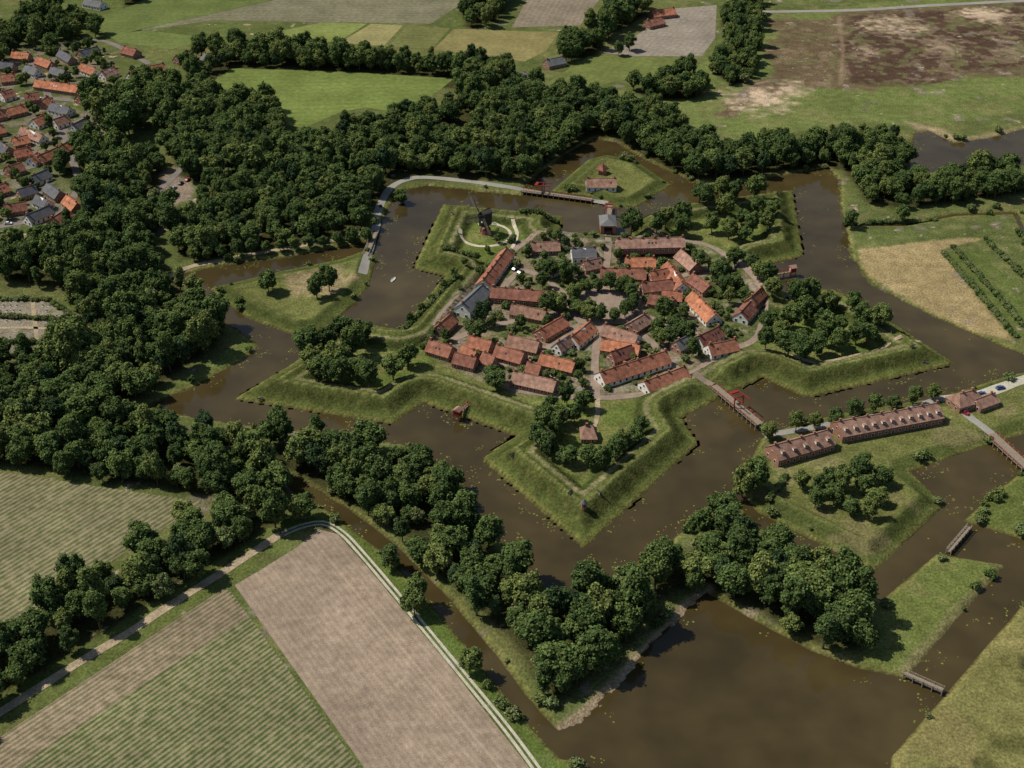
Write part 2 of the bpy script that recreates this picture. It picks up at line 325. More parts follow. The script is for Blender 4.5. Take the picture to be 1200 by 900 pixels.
# ------------------------------------------------------------------ mesh builder
class MB:
    def __init__(s): s.V=[];s.F=[];s.M=[]
    def add(s,vs,fs,mi=0):
        o=len(s.V); s.V+=[tuple(v) for v in vs]; s.F+=[tuple(i+o for i in f) for f in fs]; s.M+=[mi]*len(fs)
    def box(s,cx,cy,cz,sx,sy,sz,mi=0,rz=0):
        c,q=math.cos(rz),math.sin(rz); vs=[]
        for dz in(-.5,.5):
            for dx,dy in((-.5,-.5),(.5,-.5),(.5,.5),(-.5,.5)):
                a,b=dx*sx,dy*sy; vs.append((cx+a*c-b*q,cy+a*q+b*c,cz+dz*sz))
        s.add(vs,[(3,2,1,0),(4,5,6,7),(0,1,5,4),(1,2,6,5),(2,3,7,6),(3,0,4,7)],mi)
    def cyl(s,x,y,z0,z1,r0,r1,n=10,mi=0):
        vs=[(x+r0*math.cos(2*math.pi*i/n),y+r0*math.sin(2*math.pi*i/n),z0) for i in range(n)]+[(x+r1*math.cos(2*math.pi*i/n),y+r1*math.sin(2*math.pi*i/n),z1) for i in range(n)]
        s.add(vs,[(i,(i+1)%n,n+(i+1)%n,n+i) for i in range(n)]+[tuple(range(n,2*n)),tuple(range(n-1,-1,-1))],mi)
    def beam(s,p,q,w,mi=0,w2=None,h=None):
        p=Vector(p);q=Vector(q);d=(q-p).normalized(); up=Vector((0,0,1)) if abs(d.z)<.95 else Vector((1,0,0))
        a=d.cross(up).normalized();b_=a.cross(d).normalized(); w2=w if w2 is None else w2; h=h or w
        vs=[]
        for o,ww in((p,w),(q,w2)):
            for i,j in((-1,-1),(1,-1),(1,1),(-1,1)): vs.append(o+a*i*ww/2+b_*j*(h if h!=w else ww)/2)
        s.add(vs,[(3,2,1,0),(4,5,6,7),(0,1,5,4),(1,2,6,5),(2,3,7,6),(3,0,4,7)],mi)
    def build(s,name,mats,parent=None,loc=(0,0,0),rz=0):
        me=bpy.data.meshes.new(name); me.from_pydata(s.V,[],s.F)
        for m in mats: me.materials.append(m)
        me.polygons.foreach_set('material_index',s.M); me.update()
        o=bpy.data.objects.new(name,me); scene.collection.objects.link(o)
        if parent: o.parent=parent
        o.location=loc; o.rotation_euler=(0,0,rz); return o
def empty(name,loc=(0,0,0),rz=0):
    e=bpy.data.objects.new(name,None); scene.collection.objects.link(e); e.location=loc; e.rotation_euler=(0,0,rz); e.empty_display_size=1; return e
# ------------------------------------------------------------------ roads
m_asph=simple('pale_asphalt',L(140,136,126),.9,((.1,.12),(1.5,.12)))
m_brickroad=simple('clinker_paving',L(138,121,106),.9,((.2,.15),(2,.2)))
m_dirt=simple('dirt_track',L(154,138,112),.95,((.2,.25),(1.5,.3)))
m_conc=simple('concrete_track',L(172,166,146),.9,((.3,.15),(2,.2)))
m_shell=simple('shell_path',L(184,174,150),.9,((.3,.15),(2,.15)))
m_vroad=simple('village_street',L(118,110,102),.9,((.2,.15),(2,.2)))
def smoothline(P,step=2.5):
    P=[Vector(p) for p in P]; out=[]
    for i in range(len(P)-1):
        p0=P[max(i-1,0)];p1=P[i];p2=P[i+1];p3=P[min(i+2,len(P)-1)]
        n=max(2,int((p2-p1).length/step))
        for k in range(n):
            t_=k/n; out.append(.5*((2*p1)+(-p0+p2)*t_+(2*p0-5*p1+4*p2-p3)*t_*t_+(-p0+3*p1-3*p2+p3)*t_**3))
    out.append(P[-1]); return out
def road(name,px,w,m,dz=.12,clear=True,offs=0,world=False):
    gp=px if world else G(px)
    P=smoothline(gp); V=[];F=[];n=5
    for i,p in enumerate(P):
        d=(P[min(i+1,len(P)-1)]-P[max(i-1,0)]).normalized(); nn=Vector((-d.y,d.x))
        ww=w*(1+.06*math.sin(i*.7))
        for k in range(n):
            q=p+nn*(offs+ww*(k/(n-1)-.5)); zz=max(hz(q.x,q.y),-.3)
            V.append((q.x,q.y,zz+dz))
    for i in range(len(P)-1):
        for k in range(n-1):
            a=i*n+k; F.append((a,a+n,a+n+1,a+1))
    me=bpy.data.meshes.new(name); me.from_pydata(V,[],F); me.materials.append(m)
    o=bpy.data.objects.new(name,me); scene.collection.objects.link(o)
    if me.polygons[0].normal.z<0: me.flip_normals()
    if clear:
        global notree; notree|=linedist([tuple(p) for p in gp],12)<w/2+2.2
    return o
road('road',[(425,322),(432,295),(440,268),(444,245),(456,222),(475,211),(500,208),(560,214),(612,222),(640,227)],4.5,m_asph)
road('road',[(640,227),(690,234),(712,238)],4,m_asph)
road('path',[(190,330),(225,312),(330,292),(400,280),(436,270)],3.5,m_dirt)
road('dirt_track',[(-60,870),(0,835),(90,778),(150,742),(195,712),(265,668),(300,645),(330,625)],3.6,m_dirt)
for of in(.95,-.95): road('concrete_track',[(330,627),(350,618),(378,613),(400,624),(425,650),(480,715),(540,788),(600,862),(660,945)],1.0,m_conc,offs=of)
road('road',[(890,14),(1000,12),(1100,6),(1300,-4)],6,m_asph)
road('road',[(895,510),(960,500),(1060,482),(1105,468),(1140,492),(1170,515),(1200,545),(1250,590)],4,m_asph)
road('road',[(1105,468),(1150,462),(1200,445),(1300,415)],6,m_conc)
ST=[[(712,268),(712,300),(706,345)],[(706,370),(700,400),(697,430),(699,466)],[(668,365),(620,375),(570,385),(530,400)],[(740,365),(790,385),(830,398),(860,410)],[(735,350),(770,335),(800,325),(850,308)],[(668,352),(640,330),(610,320),(585,345)],[(725,375),(760,400),(795,435),(835,453)],[(690,375),(650,405),(590,430)],
 [(505,412),(560,430),(600,457),(690,468),(760,462),(800,445),(850,415),(888,395),(893,350),(860,310),(820,287),(720,280),(640,279),(606,292),(560,338),(520,374),(505,412)]]
for s in ST: road('street',s,3.6,m_brickroad,clear=False)
road('path',[(850,415),(920,418),(975,430),(1040,408),(1080,400)],2.2,m_dirt,clear=False)
road('path',[(700,468),(700,490),(692,512)],2,m_dirt,clear=False)
mc=g(569,277)
road('path',[(mc[0]+13.5*math.cos(a),mc[1]+13.5*math.sin(a)) for a in np.linspace(-3.3,1.9,24)],1.9,m_shell,clear=False,world=True)
road('path',[(600,262),(606,276),(600,292),(590,305)],1.9,m_shell,clear=False)
for s in ([(-60,215),(20,200),(70,185),(110,165),(135,150)],[(30,60),(60,120),(80,175),(95,215)],[(-40,120),(40,115),(110,118),(180,105)],[(-60,275),(20,262),(70,250),(95,215)],[(170,238),(195,215),(215,195)],[(60,55),(120,48),(175,75)]):
    road('street',s,4.5,m_vroad,clear=True)
road('path',[(-40,386),(30,384),(88,388)],2,m_dirt); road('path',[(38,350),(42,385),(46,424)],2,m_dirt)
sqc=g(706,361)
poly_obj('square',[(sqc[0]+21*math.cos(a),sqc[1]+21*math.sin(a)) for a in [math.radians(18+72*i) for i in range(5)]],1.12,m_brickroad)
# ------------------------------------------------------------------ houses
rl=((.12,.2),(.5,.24),(2.2,.24),(6,.15))
m_or=simple('orange_roof_tiles',L(174,116,86),.85,rl,c2=L(146,98,78))
m_br=simple('brown_roof_tiles',L(138,106,88),.85,rl,c2=L(152,120,104))
m_dk=simple('dark_red_roof_tiles',L(120,82,70),.85,rl,c2=L(142,98,80))
m_gr=simple('grey_roof',L(116,115,112),.75,((.25,.15),(2,.2)),c2=L(92,92,96))
m_brick=simple('brick_wall',L(138,98,80),.9,((.5,.15),(4,.15)),c2=L(156,114,92))
m_white=simple('white_render',L(220,216,204),.85,((.4,.08),(3,.06)))
m_glass=simple('window_glass',(.02,.025,.03),.15,None,spec=.5)
m_trim=simple('white_paint',(.75,.75,.72),.6,None)
m_door=simple('green_door',(.03,.07,.04),.6,None)
ROOF={'o':m_or,'b':m_br,'g':m_gr,'d':m_dk}; WALL={'b':m_brick,'w':m_white}
hfoot=[]
def house(x1,y1,x2,y2,w=8,roof='o',wall='b',wh=2.8,rh=3.3,hip=0,name='brick_house',dorm=0,base=None):
    mx,my=g((x1+x2)/2,(y1+y2)/2,6); zb=hz(mx,my)-.05 if base is None else base
    a=g(x1,y1,zb+wh+rh);b=g(x2,y2,zb+wh+rh)
    cx,cy=(a[0]+b[0])/2,(a[1]+b[1])/2; Ln=math.hypot(b[0]-a[0],b[1]-a[1]); ang=math.atan2(b[1]-a[1],b[0]-a[0])
    if math.cos(ang)<0: ang+=math.pi
    Ln=max(Ln,w*.8)
    if roof=='b' and not dorm and random.random()<.35: roof='d'
    if roof=='o' and random.random()<.12: roof='b'
    hfoot.append((cx,cy,Ln/2+1.5,w/2+1.5,ang))
    e=empty(name,(cx,cy,zb),ang)
    h=Ln/2;q=w/2
    m=MB(); ins=min(hip,h*.6)
    vs=[(-h,-q,-.6),(h,-q,-.6),(h,q,-.6),(-h,q,-.6),(-h,-q,wh),(h,-q,wh),(h,q,wh),(-h,q,wh)]
    if hip==0:
        vs+=[(-h,0,wh+rh),(h,0,wh+rh)]
        m.add(vs,[(0,1,5,4),(2,3,7,6),(1,2,6,9,5),(3,0,4,8,7),(4,5,9,8),(6,7,8,9)])
    else: m.add(vs,[(0,1,5,4),(2,3,7,6),(1,2,6,5),(3,0,4,7)])
    m.build('walls',[WALL[wall]],e)
    ov=.4; sl=rh/q; H_=h+(.2 if hip==0 else ov); Q=q+ov; ze=wh-ov*sl+.12; zr=wh+rh+.12; tk=.2; sag=random.uniform(.04,.18)
    m=MB(); r=H_-ins
    top=[(-H_,-Q,ze),(H_,-Q,ze),(H_,Q,ze),(-H_,Q,ze),(-r,0,zr),(0,0,zr-sag),(r,0,zr)]
    bot=[(x,y,z-tk) for x,y,z in top]
    fs=[(0,1,6,5,4),(2,3,4,5,6),(8,7,11,12,13),(10,9,13,12,11)]
    fs+=[(7,8,1,0),(9,10,3,2)]
    if ins>0: fs+=[(1,2,6),(3,0,4),(9,8,13),(7,10,11),(8,9,2,1),(10,7,0,3)]
    else: fs+=[(1,8,13,6),(2,6,13,9),(0,4,11,7),(3,10,11,4)]
    m.add(top+bot,fs); 
    m.beam((-r,0,zr+.03),(0,0,zr+.03-sag),.3); m.beam((0,0,zr+.03-sag),(r,0,zr+.03),.3)
    m.build('roof',[ROOF[roof]],e)
    m=MB(); nw=max(1,int(Ln/3.0))
    for sgn in(-1,1):
        for i in range(nw):
            u=-h+(i+.5)*Ln/nw
            if i==nw//2: 
                m.box(u,sgn*(q+.03),1.0,1.15,.12,2.2,0); m.box(u,sgn*(q+.05),1.0,.9,.16,2.0,2)
            else:
                m.box(u,sgn*(q+.03),1.45,1.25,.12,1.5,0); m.box(u,sgn*(q+.05),1.45,1.0,.16,1.25,1)
        for v in(-q*.5,q*.5):
            m.box(sgn*(h+.03),v,1.45,.12,1.25,1.5,0); m.box(sgn*(h+.05),v,1.45,.16,1.0,1.25,1)
        if hip==0: m.box(sgn*(h+.03),0,wh+.9,.12,1.0,1.2,0); m.box(sgn*(h+.05),0,wh+.9,.16,.8,1.0,1)
    m.build('windows_and_door',[m_trim,m_glass,m_door],e)
    m=MB()
    for u in ([-h+.9,h-.9] if Ln>12 else [random.choice((-1,1))*(h*.6)]):
        if ins: u*= .45
        m.box(u,0,wh+rh+.3,.8,.7,1.9,0); m.box(u,0,wh+rh+1.32,.95,.85,.14,0)
    if Ln>22:
        for u in np.arange(-h+7,h-5,6.5): m.box(u,0,wh+rh+.3,.8,.7,1.7,0)
    m.build('chimneys',[m_brick],e)
    if random.random()<.6 and not dorm and roof!='g' and Ln>8:
        m=MB(); u=random.uniform(-h*.5,h*.5)
        for k in range(random.randint(1,3)):
            s_=random.choice((-1,-1,1)); v=q*.55; z=wh+rh*.45+.12
            uu=u+k*1.8; m.add([(uu-.4,s_*(v+.4),z-.4*sl+.08),(uu+.4,s_*(v+.4),z-.4*sl+.08),(uu+.4,s_*(v-.4),z+.4*sl+.08),(uu-.4,s_*(v-.4),z+.4*sl+.08)],[(0,1,2,3)],0)
        m.build('skylights',[m_glass],e)
    if dorm:
        m=MB()
        for i in range(dorm):
            u=-h+(i+.5)*Ln/dorm; v=-q*.62; z=wh+rh*.38
            m.box(u,v,z+.5,1.3,1.5,1.15,0); m.box(u,v-.77,z+.55,.95,.06,.7,1); m.box(u,v-.05,z+1.12,1.6,1.8,.12,2)
        m.build('dormers',[m_trim,m_glass,ROOF[roof]],e)
    return e
FH=[(566,328,594,290,8,'o','w'),(541,356,566,333,9,'g','w',4),(576,336,650,342,9,'b','b',3.4),(514,380,529,366,7,'o','b'),(503,398,530,406,8,'b','b'),(550,393,576,400,7.5,'o','b'),(533,413,558,419,7,'b','b'),(582,404,614,413,8,'b','b'),
(596,392,632,400,8,'o','b'),(632,386,660,370,8,'o','b'),(670,394,692,376,8.5,'o','w'),(602,435,652,446,9,'o','b'),(634,414,674,424,8,'o','b'),(622,284,656,283,7,'b','b'),(670,291,698,290,9,'g','w',3.5),(722,280,802,278,8.5,'b','b',3.4),
(704,314,757,315,8,'b','b'),(733,302,768,302,7.5,'o','b'),(752,331,788,327,8,'b','b'),(783,306,800,332,8,'o','w'),(798,292,817,308,8,'b','b'),(812,341,838,368,8.5,'o','w'),(812,320,832,334,8,'b','b'),(762,344,790,350,8,'b','b'),
(740,377,758,366,8,'b','b'),(708,380,748,392,8.5,'o','w'),(706,397,750,404,8.5,'o','b'),(703,436,781,411,9,'o','w'),(755,447,803,429,8.5,'o','w'),(818,394,843,382,7.5,'b','w'),(830,404,863,397,8,'o','w'),(868,366,886,345,8,'b','w'),
(792,400,808,392,7,'g','b'),(600,356,640,364,7,'b','b'),(716,412,740,404,7,'b','b'),(652,402,668,392,6,'b','w'),(542,404,558,412,6,'o','b'),(880,348,893,336,6,'o','b'),(762,318,782,314,7,'o','b'),(776,340,800,342,7,'o','w'),
(640,312,656,306,6,'b','w'),(684,306,704,302,6.5,'b','b'),(728,428,744,420,6,'b','b'),(618,424,634,428,6,'b','b'),(566,412,580,418,6,'d','b')]
for h in FH:
    h=list(h); wh=h[7] if len(h)>7 else 2.7
    house(h[0],h[1],h[2],h[3],h[4],h[5],h[6],wh,3.4+random.uniform(-.3,.3))
house(688,499,692,499,8,'b','b',2.5,3.6,hip=4)
house(687,209,722,209,9,'b','w',3,3.4)
house(906,522,972,503,10,'b','b',3.6,4,name='terraced_houses',dorm=5)
house(982,494,1100,472,10.5,'b','b',3.6,4,name='terraced_houses',dorm=11)
house(1119,463,1148,455,9,'b','b',3.2,3.6,hip=3); house(1144,468,1166,460,7,'b','b',2.6,2.6)
VH=[(0,88,18,86),(42,93,92,100),(-30,92,-8,90),(124,142,145,133),(152,128,169,122),(45,182,68,172),(71,170,93,160),(25,148,50,158),(8,127,28,122),(-20,222,8,214),(4,240,30,236),(30,252,58,240),(60,256,78,244),(92,60,114,54),(205,66,222,60),(145,54,160,58),(14,60,34,62),(-15,150,4,146),(14,162,32,158),(38,140,52,134),(60,120,82,126),(28,110,45,108),(90,112,108,106),(6,196,25,190),(36,206,55,198),(-25,182,-4,176),(70,58,84,66),(44,66,60,72),(170,78,192,74),(95,74,112,80),(62,140,78,134),(-30,118,-8,114),(20,222,40,216),(-30,250,-8,244),(55,214,70,224),(16,176,36,172),(-30,206,-12,200),(0,72,16,74),(-40,60,-20,58),(-35,140,-20,134),
(84,146,100,138),(118,84,134,78),(60,78,76,82),(30,76,44,80),(98,150,112,144),(0,108,14,104),(-12,132,4,128),(34,184,44,178),(78,228,90,238),(42,228,56,234),(150,86,166,80),(0,166,10,172),(48,118,56,112)]
for i,h in enumerate(VH):
    house(*h,random.uniform(7,8.5),random.choice('ooobdg'),random.choice('bbbw'),2.8,3.4)
for h in ((764,12,790,9,12,'o','b'),(758,24,776,20,9,'b','b'),(640,70,660,66,9,'g','b'),(598,98,612,92,7,'o','w'),(612,84,626,88,8,'g','w'),(585,106,600,102,8,'b','w'),(100,-2,120,2,9,'g','w'),(240,62,252,68,9,'g','b')): house(*h)
# cemetery headstones (one mass)
m_stone=simple('grave_stone',L(150,148,142),.85,((1,.3),))
m=MB(); cp=G(CEM)
for i in range(-20,24):
    for j in range(12):
        x=cp[0][0]+40+i*3.2; y=cp[0][1]-4-j*5.0
        if pip(x,y,cp) and samp(sCem,x,y)>3 and not samp(notree,x,y)>.4 and random.random()<.8:
            z=hz(x,y); m.box(x,y,z+.45,.7,.18,1.0); m.box(x,y-.9,z+.06,.8,1.6,.2)
m.build('cemetery_headstones',[m_stone])
# ------------------------------------------------------------------ trees
def leafmat(name,ca,cb,cc):
    m,nt,d=newmat(name,True)
    oi=N(nt,'ShaderNodeObjectInfo'); cr=N(nt,'ShaderNodeValToRGB'); e_=cr.color_ramp.elements
    e_[0].color=(*ca,1); e_[1].color=(*cc,1); x_=e_.new(.65); x_.color=(*cb,1)
    nt.links.new(oi.outputs['Random'],cr.inputs[0])
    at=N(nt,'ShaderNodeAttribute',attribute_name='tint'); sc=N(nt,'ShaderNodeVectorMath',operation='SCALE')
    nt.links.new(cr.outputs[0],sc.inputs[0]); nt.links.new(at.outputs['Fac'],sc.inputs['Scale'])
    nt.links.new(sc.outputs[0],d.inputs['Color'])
    return m
m_leaf=leafmat('broadleaf_foliage',(.062,.092,.030),(.086,.122,.036),(.140,.165,.048))
m_leafd=leafmat('dark_foliage',(.042,.068,.030),(.05,.078,.030),(.06,.088,.03))
m_leafl=leafmat('light_foliage',(.12,.155,.055),(.14,.168,.06),(.16,.178,.07))
m_bark=simple('bark',L(90,76,60),.95,((1,.2),))
import bmesh
bm=bmesh.new(); bmesh.ops.create_icosphere(bm,subdivisions=2,radius=1); icoV=np.array([v.co[:] for v in bm.verts]); icoF=np.array([[v.index for v in f.verts] for f in bm.faces]); bm.free()
def tree_mesh(name,seed,h,r,nl,cards,leaf,zc=.6,zr=.4,size=.8,trunk=True,lob=(.2,.38)):
    rg=np.random.default_rng(seed)
    ctr=np.array([0,0,h*zc]); rad=np.array([r,r,h*zr])
    lc=[ctr+np.array([0,0,h*zr*.1])]; lr=[r*.7]
    for i in range(nl):
        d=rg.normal(size=3); d[2]=d[2]*.9+.25; d/=np.linalg.norm(d)
        lc.append(ctr+d*rad*rg.uniform(.58,.9)); lr.append(r*rg.uniform(*lob))
    lc=np.array(lc);lr=np.array(lr)
    V=[];F=[];T=[];M=[];off=0
    for c,q in zip(lc,lr):
        v=icoV*q*.8*(1+rg.normal(size=(len(icoV),1))*.15)+c
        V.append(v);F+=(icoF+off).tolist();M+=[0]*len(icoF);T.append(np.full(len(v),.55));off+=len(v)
    w=lr**2/np.sum(lr**2)
    for c,q,ww in zip(lc,lr,w):
        n=int(cards*ww); d=rg.normal(size=(n,3)); d[:,2]+=.45; d/=np.linalg.norm(d,axis=1)[:,None]
        p=c+d*q*rg.uniform(.8,1.3,(n,1))
        keep=np.ones(n,bool)
        for c2,q2 in zip(lc,lr):
            if c2 is c: continue
            keep&=~(np.linalg.norm(p-c2,axis=1)<q2*.78)
        p=p[keep];d=d[keep];n=len(p)
        if n==0: continue
        nn=d+rg.normal(size=(n,3))*.5+np.array([0,0,.35]); nn/=np.linalg.norm(nn,axis=1)[:,None]
        a=np.cross(nn,rg.normal(size=(n,3))); a/=np.linalg.norm(a,axis=1)[:,None]; b_=np.cross(nn,a)
        s=rg.uniform(.26,.68,(n,1))*size
        quad=np.stack([p-a*s,p-b_*s*rg.uniform(.5,1,(n,1)),p+a*s,p+b_*s*rg.uniform(.5,1,(n,1))],1).reshape(-1,3)
        V.append(quad); F+=(np.arange(n*4).reshape(n,4)+off).tolist(); M+=[0]*n; off+=n*4
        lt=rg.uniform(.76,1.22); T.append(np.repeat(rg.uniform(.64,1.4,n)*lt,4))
    if trunk:
        mb=MB(); mb.cyl(0,0,-.5,h*.3,h*.024,h*.018,7); mb.cyl(0,0,h*.3,h*.62,h*.018,h*.008,7)
        for k in range(6):
            c=lc[1+k%nl]; mb.beam((0,0,h*(.25+.05*k)),tuple(c*.95),h*.014,w2=h*.005)
        V.append(np.array(mb.V)); F+=[tuple(i+off for i in f) for f in mb.F]; M+=[1]*len(mb.F); T.append(np.ones(len(mb.V)))
    V=np.concatenate(V);T=np.concatenate(T)
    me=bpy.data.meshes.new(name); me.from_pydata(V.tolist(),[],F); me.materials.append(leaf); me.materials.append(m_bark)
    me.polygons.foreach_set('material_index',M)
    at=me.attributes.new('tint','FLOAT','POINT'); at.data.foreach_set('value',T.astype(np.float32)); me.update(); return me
TR=[tree_mesh('oak_%d'%i,100+i,14+i%3,5.0+.35*(i%3),[28,36,24,44,32,40][i],2000,m_leaf,size=.9) for i in range(6)]
TRD=[tree_mesh('alder_%d'%i,200+i,14.5,4.5,26,1600,m_leafd,size=.88) for i in range(2)]
TRL=[tree_mesh('willow_%d'%i,300+i,11,4.5,26,1500,m_leafl,size=.85,zc=.55,zr=.42) for i in range(2)]
TRP=[tree_mesh('poplar_0',400,19,3.4,22,1600,m_leaf,size=.85,zr=.44,lob=(.36,.55))]
BU=[tree_mesh('shrub_%d'%i,500+i,2.4,1.6,7,220,m_leaf if i else m_leafl,size=.5,zc=.5,zr=.4,lob=(.3,.46)) for i in range(2)]
def plant(me,x,y,sc,name,parent=None,sz=None):
    o=bpy.data.objects.new(name,me); scene.collection.objects.link(o)
    o.location=(x,y,hz(x,y)-.1); o.rotation_euler=(random.uniform(-.06,.06),random.uniform(-.06,.06),random.uniform(0,6.28))
    o.scale=(sc*random.uniform(.85,1.15),sc*random.uniform(.85,1.15),sz or sc*random.uniform(.8,1.18))
    if parent: o.parent=parent
    return o
def pick():
    r=random.random()
    return random.choice(TR) if r<.82 else random.choice(TRD) if r<.91 else random.choice(TRL) if r<.95 else TRP[0]
CLEAR=[G(p) for p in ([(520,150),(548,136),(565,145),(545,168),(525,170)],[(165,238),(180,205),(215,192),(228,225),(205,242)],CEM)]
def inhouse(x,y,pad=0):
    for cx,cy,a,b_,an in hfoot:
        dx,dy=x-cx,y-cy
        if abs(dx)+abs(dy)>60: continue
        u=dx*math.cos(an)+dy*math.sin(an);v=-dx*math.sin(an)+dy*math.cos(an)
        if abs(u)<a+pad and abs(v)<b_+pad: return True
    return False
cnt=0
for n,P,sp in gW:
    e=empty('woodland'); A=np.array(P); x0,y0=A.min(0);x1,y1=A.max(0)
    row=0;y=y0
    while y<y1:
        x=x0+(row%2)*sp/2
        while x<x1:
            px=x+random.uniform(-.45,.45)*sp;py=y+random.uniform(-.45,.45)*sp
            x+=sp
            if not pip(px,py,P): continue
            if samp(sw,px,py)>-2.0 or samp(notree,px,py)>.4 or inhouse(px,py,2): continue
            if any(pip(px,py,c) for c in CLEAR): continue
            if samp(sMain,px,py)>-1: continue
            big=.76+.46*samp(n1,px,py)
            plant(pick(),px,py,random.uniform(.62,1.12)*big*sp/8.1,'tree',e); cnt+=1
        y+=sp*.87; row+=1
def single(lst,name='oak_tree',pool=None,s=(.8,1.05),z=8):
    for x,y in lst:
        a,b=g(x,y,z+.5); plant(random.choice(pool or TR),a,b,random.uniform(*s),name)
single([(365,420),(385,400),(400,385),(412,402),(418,428),(385,435),(360,405),(424,388),(402,415),(398,438),(460,430),(478,412),(432,442),(372,432),(392,420)])
single([(313,325),(370,333),(385,325)],s=(.8,.95))
single([(645,468),(665,458),(685,463),(655,482),(628,508),(642,520),(664,526),(690,530),(722,524),(737,508),(752,492),(636,494),(674,478),(745,505),(707,536),(650,500),(728,512)],s=(.62,.8))
single([(940,390),(960,400),(915,383),(945,362),(965,370),(985,375),(1010,368),(1030,374),(898,398),(925,403),(950,347),(985,395),(1000,352),(975,350),(940,410),(1005,388),(925,370),(1018,385),(902,375),(970,388),(935,350)],s=(.75,1.0))
single([(830,235),(850,240),(870,248),(890,238),(905,245),(835,258),(855,266),(880,263),(780,256),(800,248),(820,228),(740,262),(770,264),(862,228),(886,226),(800,262),(845,225),(900,260),(872,270)],s=(.7,.95))
for i in range(15):
    a=i/15*2*math.pi; plant(random.choice(TR),sqc[0]+15*math.cos(a),sqc[1]+15*math.sin(a),random.uniform(.54,.66),'linden_tree')
single([(655,350),(645,345),(640,352),(735,326)],s=(.6,.75))
single([(576,432),(645,310),(662,316),(780,360),(792,372),(803,384),(812,402),(770,374),(785,388),(850,328),(856,340),(845,314),(862,324),(873,340),(882,308),(888,320),(905,340),(900,325),(636,322),(820,300),(582,440),(850,305),(560,385),(775,388),(862,300),(690,352)],s=(.6,.85))
single([(565,366)],'copper_beech_tree',TRD,(.95,1.0))
single([(903,495),(935,487),(957,483),(980,478),(1003,472),(1026,466),(1050,461),(1073,456),(1097,449)],'linden_tree',s=(.6,.72))
single([(885,555),(872,560)],s=(.95,1.1))
single([(940,553),(960,560),(980,572),(1000,582),(1015,560),(1032,572),(1010,543),(1038,550),(990,555),(973,550),(958,575),(1020,590)],s=(.62,.8))
single([(725,52),(738,46),(552,12),(810,98),(1000,250),(1060,242),(550,768),(485,700),(470,220)],s=(.6,.9))
single([(x,290-(x-220)*.115) for x in range(225,440,17)],'linden_tree',s=(.5,.62))
single([(480+i*13,372-i*11.5) for i in range(9)],'linden_tree',TRL+TR,s=(.3,.4),z=3)
e=empty('village_trees')
for i in range(430):
    x,y=g(random.uniform(-70,185),random.uniform(40,290))
    if samp(vil,x,y)<-12 or inhouse(x,y,1.2) or samp(notree,x,y)>.4: continue
    plant(pick(),x,y,random.uniform(.3,.68),'tree',e)
e=empty('garden_shrubs')
gb=G([(498,402),(540,345),(600,284),(720,276),(805,280),(895,320),(885,395),(800,452),(695,470),(600,462),(510,425)])
A=np.array(gb)
stw=np.full(X.shape,99.)
for s in ST: stw=np.minimum(stw,linedist(G(s),10))
c2=0
while c2<780:
    x=random.uniform(A[:,0].min(),A[:,0].max());y=random.uniform(A[:,1].min(),A[:,1].max())
    if not pip(x,y,gb): continue
    c2+=1
    if inhouse(x,y,-.3) or samp(stw,x,y)<2.6 or math.hypot(x-sqc[0],y-sqc[1])<20: continue
    if random.random()<.18: plant(random.choice(TR+TRL),x,y,random.uniform(.28,.48),'small_tree',e)
    else: plant(random.choice(BU),x,y,random.uniform(.6,1.5),'shrub',e)
e=empty('bank_shrubs')
c2=0
for i in range(12000):
    x=random.uniform(-400,400);y=random.uniform(240,900)
    s=samp(sw,x,y)
    if -4<s<-.6 and samp(sMain,x,y)<-3 and samp(n2,x,y)>.48:
        plant(random.choice(BU),x,y,random.uniform(.5,1.7),'shrub',e); c2+=1
    if c2>650: break
e=empty('hedge_rows')
def hedge(a,b,step=2.0,s=1.0):
    A_=g(*a);B_=g(*b);n=int(math.hypot(B_[0]-A_[0],B_[1]-A_[1])/step)
    for i in range(n+1):
        f=i/max(n,1); plant(random.choice(BU),A_[0]+(B_[0]-A_[0])*f+random.uniform(-.4,.4),A_[1]+(B_[1]-A_[1])*f+random.uniform(-.4,.4),s*random.uniform(.8,1.2),'shrub',e)
for a,b in (((1105,297),(1190,395)),((1118,292),(1215,400)),((1155,282),(1235,360)),((-20,352),(58,352)),((62,356),(92,376)),((470,392),(535,335)),((495,410),(600,298)),((985,505),(1100,488)),((920,560),(900,590)),((990,262),(1095,258)),((0,372),(80,376)),((-10,402),(85,402)),((0,418),(60,420)),((520,300),(560,302)),((610,258),(655,262))): hedge(a,b)
# ------------------------------------------------------------------ lily pads
V=[];F=[];rr=random.Random(5)
m_lily=simple('lily_leaves',L(112,114,54),.8,((.3,.3),))
for i in range(120000):
    x=rr.uniform(-300,400);y=rr.uniform(235,800)
    s=samp(sw,x,y)
    if .2<s<7 and samp(n2,x,y)>.46+s*.02 and samp(n3,x,y)>.5:
        r=rr.uniform(.12,.5);o=len(V);k=6;ph=rr.uniform(0,6)
        V+=[(x+r*math.cos(ph+a*math.pi/3)*rr.uniform(.6,1.2),y+r*math.sin(ph+a*math.pi/3)*rr.uniform(.6,1.2),-.97) for a in range(k)]; F.append(tuple(range(o,o+k)))
me=bpy.data.meshes.new('lily_pads'); me.from_pydata(V,[],F); me.materials.append(m_lily); o=bpy.data.objects.new('lily_pads',me); scene.collection.objects.link(o)
